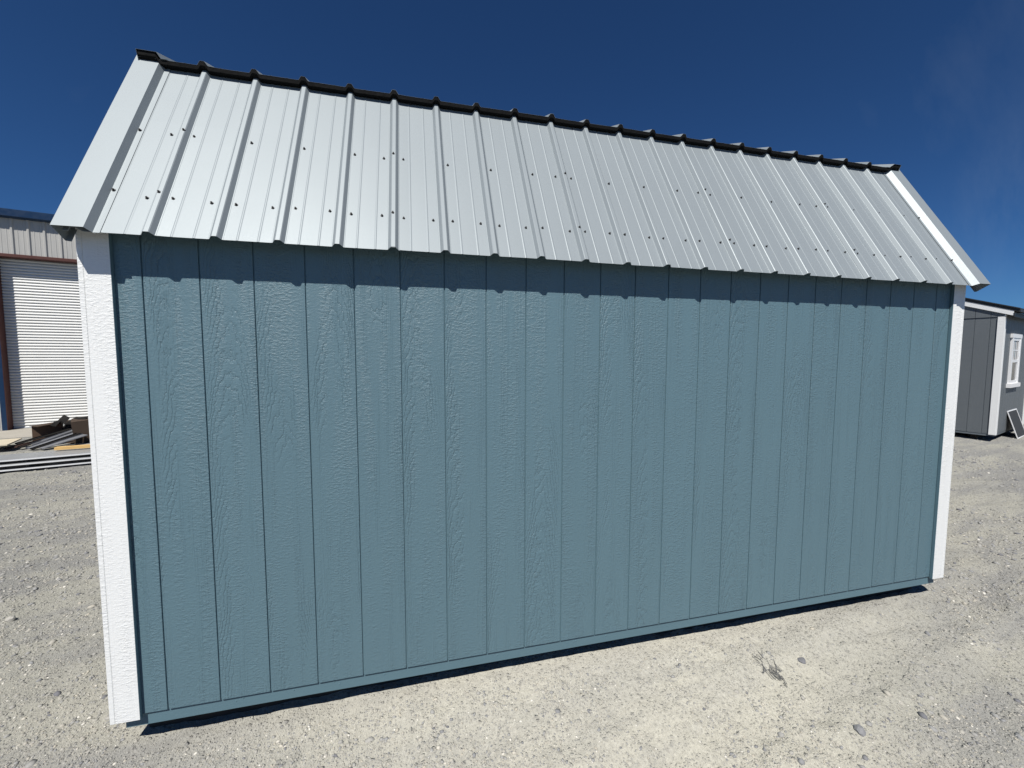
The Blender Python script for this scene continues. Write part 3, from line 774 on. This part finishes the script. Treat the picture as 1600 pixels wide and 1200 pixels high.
for quad, lb in (([(-5.52, 7.50, .33), (-5.30, 7.44, .36), (-5.26, 7.50, .45), (-5.42, 7.60, .50)], 'bent charcoal plate sticking up at the left in the cardboard box'),
                 ([(-5.30, 7.36, .34), (-4.92, 7.24, .36), (-4.90, 7.34, .46), (-5.14, 7.46, .47)], 'bent charcoal plate lying against the right wall of the cardboard box'),
                 ([(-5.12, 7.30, .36), (-4.72, 7.40, .40), (-4.66, 7.50, .50), (-5.02, 7.40, .47)], 'folded charcoal plate resting on the flap of the cardboard box'),
                 ([(-5.62, 7.56, .30), (-5.44, 7.42, .30), (-5.36, 7.46, .42), (-5.56, 7.58, .38)], 'small charcoal plate over the left wall of the cardboard box'),
                 ([(-5.60, 7.62, .05), (-4.95, 7.42, .05), (-4.93, 7.46, .34), (-5.45, 7.66, .31)], 'dark upright plate standing in for the shade inside the cardboard box')):  # last plate is an added dark filler, standing in for shade in the box
    vq = [Vector((x, y, GZ + z)) for x, y, z in quad]; mid = (vq[0] + vq[2]) / 2 + Vector((.01, -.05, .015))
    me = mesh('metal_plate', vq + [mid], [(0, 1, 4), (1, 2, 4), (2, 3, 4), (3, 0, 4)]); me.materials.append(M['char'])
    tag(solid(link('metal_plate', me), .003, 0), lb, 'metal plate')

# ------------------------------------------------------------------ grey shed on the right
AZ2 = R(73.0)
us = Vector((math.sin(AZ2), math.cos(AZ2), 0)); vv = Vector((-us.y, us.x, 0))
K = Vector((11.929, 3.395, GZ)) - vv * .06
gs = thing('storage_shed', 'small grey storage shed with white corner trim and dark roof, at the right edge', 'shed', K, math.atan2(us.y, us.x))
# local frame: x along the window side, y along the gable end (away), z up; outside is -x and -y
def gp(name, me, mat, parent=None): return link(name, me, mat, parent or gs)
SL, GW, ZB, ZT = 2.46, 3.05, .15, 2.39
def gz(y):
    return 2.50 + .38 * (y if y < GW / 2 else GW - y)
k = 0; y = 0.0
edges = [0.0, .113 + .06 - .008] + [.165 + .2032 * i for i in range(1, 14)] + [GW]
for a, b in zip(edges, edges[1:]):
    a2, b2 = a + .003, b - .003
    gp('siding_board', box('siding_board', .0, .008, a2, b2, ZB, ZT - .002), 'grey')
    ys = sorted({a2, b2} | ({GW / 2} if a2 < GW / 2 < b2 else set()))
    gp('siding_board', prism('siding_board', [(a2, ZT + .012), (b2, ZT + .012)] + [(q, gz(q)) for q in ys[::-1]], 1, 2, -.012, -.003), 'grey')
gp('gable_panel', prism('gable_panel', [(.004, ZB + .001), (GW - .004, ZB + .001), (GW - .004, gz(GW) - .01), (GW / 2, gz(GW / 2) - .01), (.004, gz(0) - .01)], 1, 2, .0055, .03), 'grey_flat')
for i in range(13):
    a = .0325 + i * .2032; b = min(a + .1975, SL)
    if b - a < .02: continue
    gp('siding_board', box('siding_board', a, b, 0, .008, ZB, 2.49), 'grey')
gp('wall_panel', box('wall_panel', .031, SL, .0055, .03, ZB + .001, 2.49), 'grey_flat')
gp('wall_panel', box('wall_panel', .031, SL, GW - .03, GW, ZB + .001, 2.49), 'grey_flat')
gp('gable_panel', prism('gable_panel', [(.031, ZB + .001), (GW - .031, ZB + .001), (GW - .031, gz(GW) - .01), (GW / 2, gz(GW / 2) - .01), (.031, gz(0) - .01)], 1, 2, SL - .03, SL - .001), 'grey_flat')
gp('bottom_rail', box('bottom_rail', .01, SL - .01, .006, .04, .108, ZB - .001), 'grey_flat')
gp('bottom_rail', box('bottom_rail', .006, .04, .041, GW - .01, .108, ZB - .001), 'grey_flat')
for q in (.25, 2.1):
    gp('skid', box('skid', .16, SL - .1, q, q + .09, -.05, .107), 'skid')
gp('floor', box('floor', .045, SL - .04, .045, GW - .04, .109, .145), 'skid')
gp('corner_trim', box('corner_trim', -.020, -.001, -.020, .075, ZB - .012, 2.40, .002), 'white')
gp('corner_trim', box('corner_trim', .000, .090, -.020, -.001, ZB - .012, 2.44, .002), 'white')
gp('corner_trim', box('corner_trim', SL - .09, SL + .001, -.020, -.001, ZB - .012, 2.44, .002), 'white')
gp('corner_trim', box('corner_trim', SL + .002, SL + .02, -.020, .092, ZB - .012, 2.44, .002), 'white')
# rake fascia and roof
def rake(yo0, yo1, zlo, zhi): return [(yo0, gz(0) + .38 * yo0 + zlo), (yo1, gz(0) + .38 * yo1 + zlo), (yo1, gz(0) + .38 * yo1 + zhi), (yo0, gz(0) + .38 * yo0 + zhi)]
gp('rake_trim', prism('rake_trim', rake(-.12, GW / 2, -.045, .045), 1, 2, -.040, -.013), 'white')
gp('rake_trim', prism('rake_trim', [(GW - a, b) for a, b in rake(-.12, GW / 2 - .001, -.045, .045)], 1, 2, -.040, -.013), 'white')
rf = gp('roof', prism('roof', rake(-.20, GW / 2, .047, .10), 1, 2, -.046, SL + .10), 'dark_roof')
gp('roof', prism('roof', [(GW - a, b) for a, b in rake(-.20, GW / 2 - .001, .047, .10)], 1, 2, -.046, SL + .10), 'dark_roof')
gp('eave_fascia', box('eave_fascia', -.05, SL + .05, -.135, -.122, 2.39, 2.47), 'dark_roof', rf)
for i in range(9):
    x = -.05 + i * .305
    gp('roof_rib', prism('roof_rib', rake(-.195, GW / 2 - .02, .1005, .118), 1, 2, x - .014, x + .014), 'dark_roof', rf)
# window
win = gp('window', box('window', .81, 1.27, -.012, -.0005, 1.16, 2.02), 'glass')
for nm, a in (('window_frame', (.66, .74, -.034, -.001, 1.11, 2.02)), ('window_frame', (1.34, 1.42, -.034, -.001, 1.11, 2.02)), ('window_frame', (.63, 1.45, -.036, -.001, 2.021, 2.10)), ('window_sill', (.60, 1.48, -.060, -.001, 1.03, 1.109)),
              ('sash', (.7405, .82, -.026, -.0008, 1.11, 2.02)), ('sash', (1.26, 1.3395, -.026, -.0008, 1.11, 2.02)), ('sash', (.8205, 1.2595, -.026, -.0008, 1.11, 1.165)), ('sash', (.8205, 1.2595, -.026, -.0008, 1.965, 2.02)), ('sash', (.8205, 1.2595, -.027, -.0008, 1.53, 1.58)),
              ('muntin', (.8205, 1.2595, -.018, -.0125, 1.765, 1.785)), ('muntin', (.96, .98, -.0175, -.0125, 1.5805, 1.9645)), ('muntin', (1.10, 1.12, -.0175, -.0125, 1.5805, 1.9645))):
    gp(nm, box(nm, *a), 'vinyl', win)
# insect screen leaning on the wall below the window
sc = thing('window_screen', 'white framed dark insect screen leaning against the grey shed under its window', 'screen', K + us * .88 - vv * .17, math.atan2(us.y, us.x))
sw, sh = .80, .57; lean = R(-17)
LM = Matrix.Rotation(lean, 4, 'X')
for nm, a, mt in (('mesh_panel', (.02, sw - .02, -.001, .001, .02, sh - .02), 'screen'), ('frame', (0, .02, -.006, .006, 0, sh), 'vinyl'), ('frame', (sw - .02, sw, -.006, .006, 0, sh), 'vinyl'), ('frame', (.0205, sw - .0205, -.006, .006, 0, .02), 'vinyl'), ('frame', (.0205, sw - .0205, -.006, .006, sh - .02, sh), 'vinyl')):
    o = link(nm, box(nm, *a), mt); o.parent = sc; o.matrix_local = LM
# a pale shed beyond it, only its edge in the frame
K3 = K + us * 4.2 + vv * .25
ps = thing('storage_shed', 'pale shed edge at the far right behind the grey shed', 'shed', K3, math.atan2(us.y, us.x))
for nm, a, mt in (('wall_panel', (0, 3.0, 0, 2.6, .16, 2.35), 'pale'), ('corner_trim', (-.02, .08, -.02, -.001, .14, 2.35), 'vinyl'), ('bottom_rail', (.01, 2.99, .01, 2.58, .09, .158), 'grey_flat'), ('skid', (.1, 2.9, .12, .21, -.05, .089), 'skid')):
    link(nm, box(nm, *a), mt, ps)
link('roof', prism('roof', [(-.15, 2.351), (2.75, 2.351), (2.75, 2.42), (1.3, 2.95), (-.15, 2.42)], 1, 2, -.12, 3.12), 'dark_roof', ps)
link('door', box('door', .9, 1.8, -.02, -.001, .2, 2.1), 'vinyl', ps)

# ------------------------------------------------------------------ small things on the ground
def rock(name, x, y, s, tone, label, flat=.6, rz=0.0, group=None):
    bm = bmesh.new(); bmesh.ops.create_icosphere(bm, subdivisions=2, radius=.5)
    sd_ = random.random() * 50
    for q in bm.verts:
        c = q.co * 2.6 + Vector((sd_, 0, 0))
        k = 1 + .5 * float(vnoise(np.array(c.x), np.array(c.y + c.z * 1.7), 9)) + .35 * float(vnoise(np.array(c.x * 2.1), np.array(c.z * 2.3 - c.y), 19))
        q.co = Vector((q.co.x * 1.2 * k, q.co.y * .85 * k, q.co.z * flat * k)) * s
    me = bpy.data.meshes.new(name); bm.to_mesh(me); bm.free()
    at = me.attributes.new('tone', 'FLOAT', 'POINT'); at.data.foreach_set('value', np.full(len(me.vertices), tone))
    o = link(name, me, 'stone'); o.location = (x, y, GZ + float(ground_h(np.array([x]), np.array([y]))[0]) + s * flat * .22); o.rotation_euler = (random.uniform(-.2, .2), random.uniform(-.2, .2), rz)
    tag(o, label, 'stone', group)
    return o
rock('stone', -1.47, 1.21, .042, .6, 'pale round stone alone on the dirt left of the blue shed', .8)
rock('stone', 3.183, -.262, .045, .02, 'smooth dark grey stone next to the crushed wire scrap', .45, .6)
rock('stone', 3.02, -.690, .050, .15, 'dark stone at the bottom right of the blue shed front', .7, .9)
# crushed wire scrap pressed into the dirt
def litter():
    v = []; f = []
    for k in range(42):
        a = random.uniform(-.05, .05) ; b = random.uniform(-.04, .04)
        th = random.gauss(.5, .5); ln = random.uniform(.02, .055)
        d = Vector((math.cos(th), math.sin(th), random.uniform(-.12, .12))) * ln; w = Vector((-math.sin(th), math.cos(th), .4)) * .0011
        c = Vector((a + (b * .6), b, .003 + random.uniform(0, .007)))
        i = len(v); q = c + d * .5 + Vector((0, 0, random.uniform(0, .004)))
        v += [c - w, c + w, q + w, q - w, c + d + w * .6, c + d - w * .6]
        f += [(i, i + 1, i + 2, i + 3), (i + 3, i + 2, i + 4, i + 5)]
    return mesh('wire_scrap', v, f)
lt = solid(link('wire_scrap', litter(), 'litter'), .0012); lt.location = (2.945, -.295, GZ + float(ground_h(np.array([2.945]), np.array([-.295]))[0])); lt.rotation_euler = (0, 0, .9); lt.scale = (1.35, 1.35, 1)
tag(lt, 'flattened tangle of grey wire scrap on the dirt before the blue shed', 'scrap')
for (x, y, ln, a, lb) in ((-.70, 1.15, .22, .35, 'thin dry twig on the dirt left of the white corner trim'), (-1.62, .86, .10, .2, 'short dry twig at the left edge of the dirt')):
    z = GZ + float(ground_h(np.array([x]), np.array([y]))[0]) + .004
    pts_ = [Vector((x, y, z)) + Vector((math.cos(a) * ln * t, math.sin(a) * ln * t + .012 * math.sin(t * 5), .004 * math.sin(t * 9))) for t in np.linspace(-.5, .5, 7)]
    v = []; f = []
    for i, q in enumerate(pts_):
        r = .0028 * (1.2 - i / 8)
        for k in range(5): v.append(q + Vector((0, math.cos(k * 1.2566) * r, math.sin(k * 1.2566) * r)))
    for i in range(6):
        for k in range(5): f.append((i * 5 + k, i * 5 + (k + 1) % 5, i * 5 + 5 + (k + 1) % 5, i * 5 + 5 + k))
    o = link('twig', mesh('twig', v, f, True), 'twig'); tag(o, lb, 'twig')
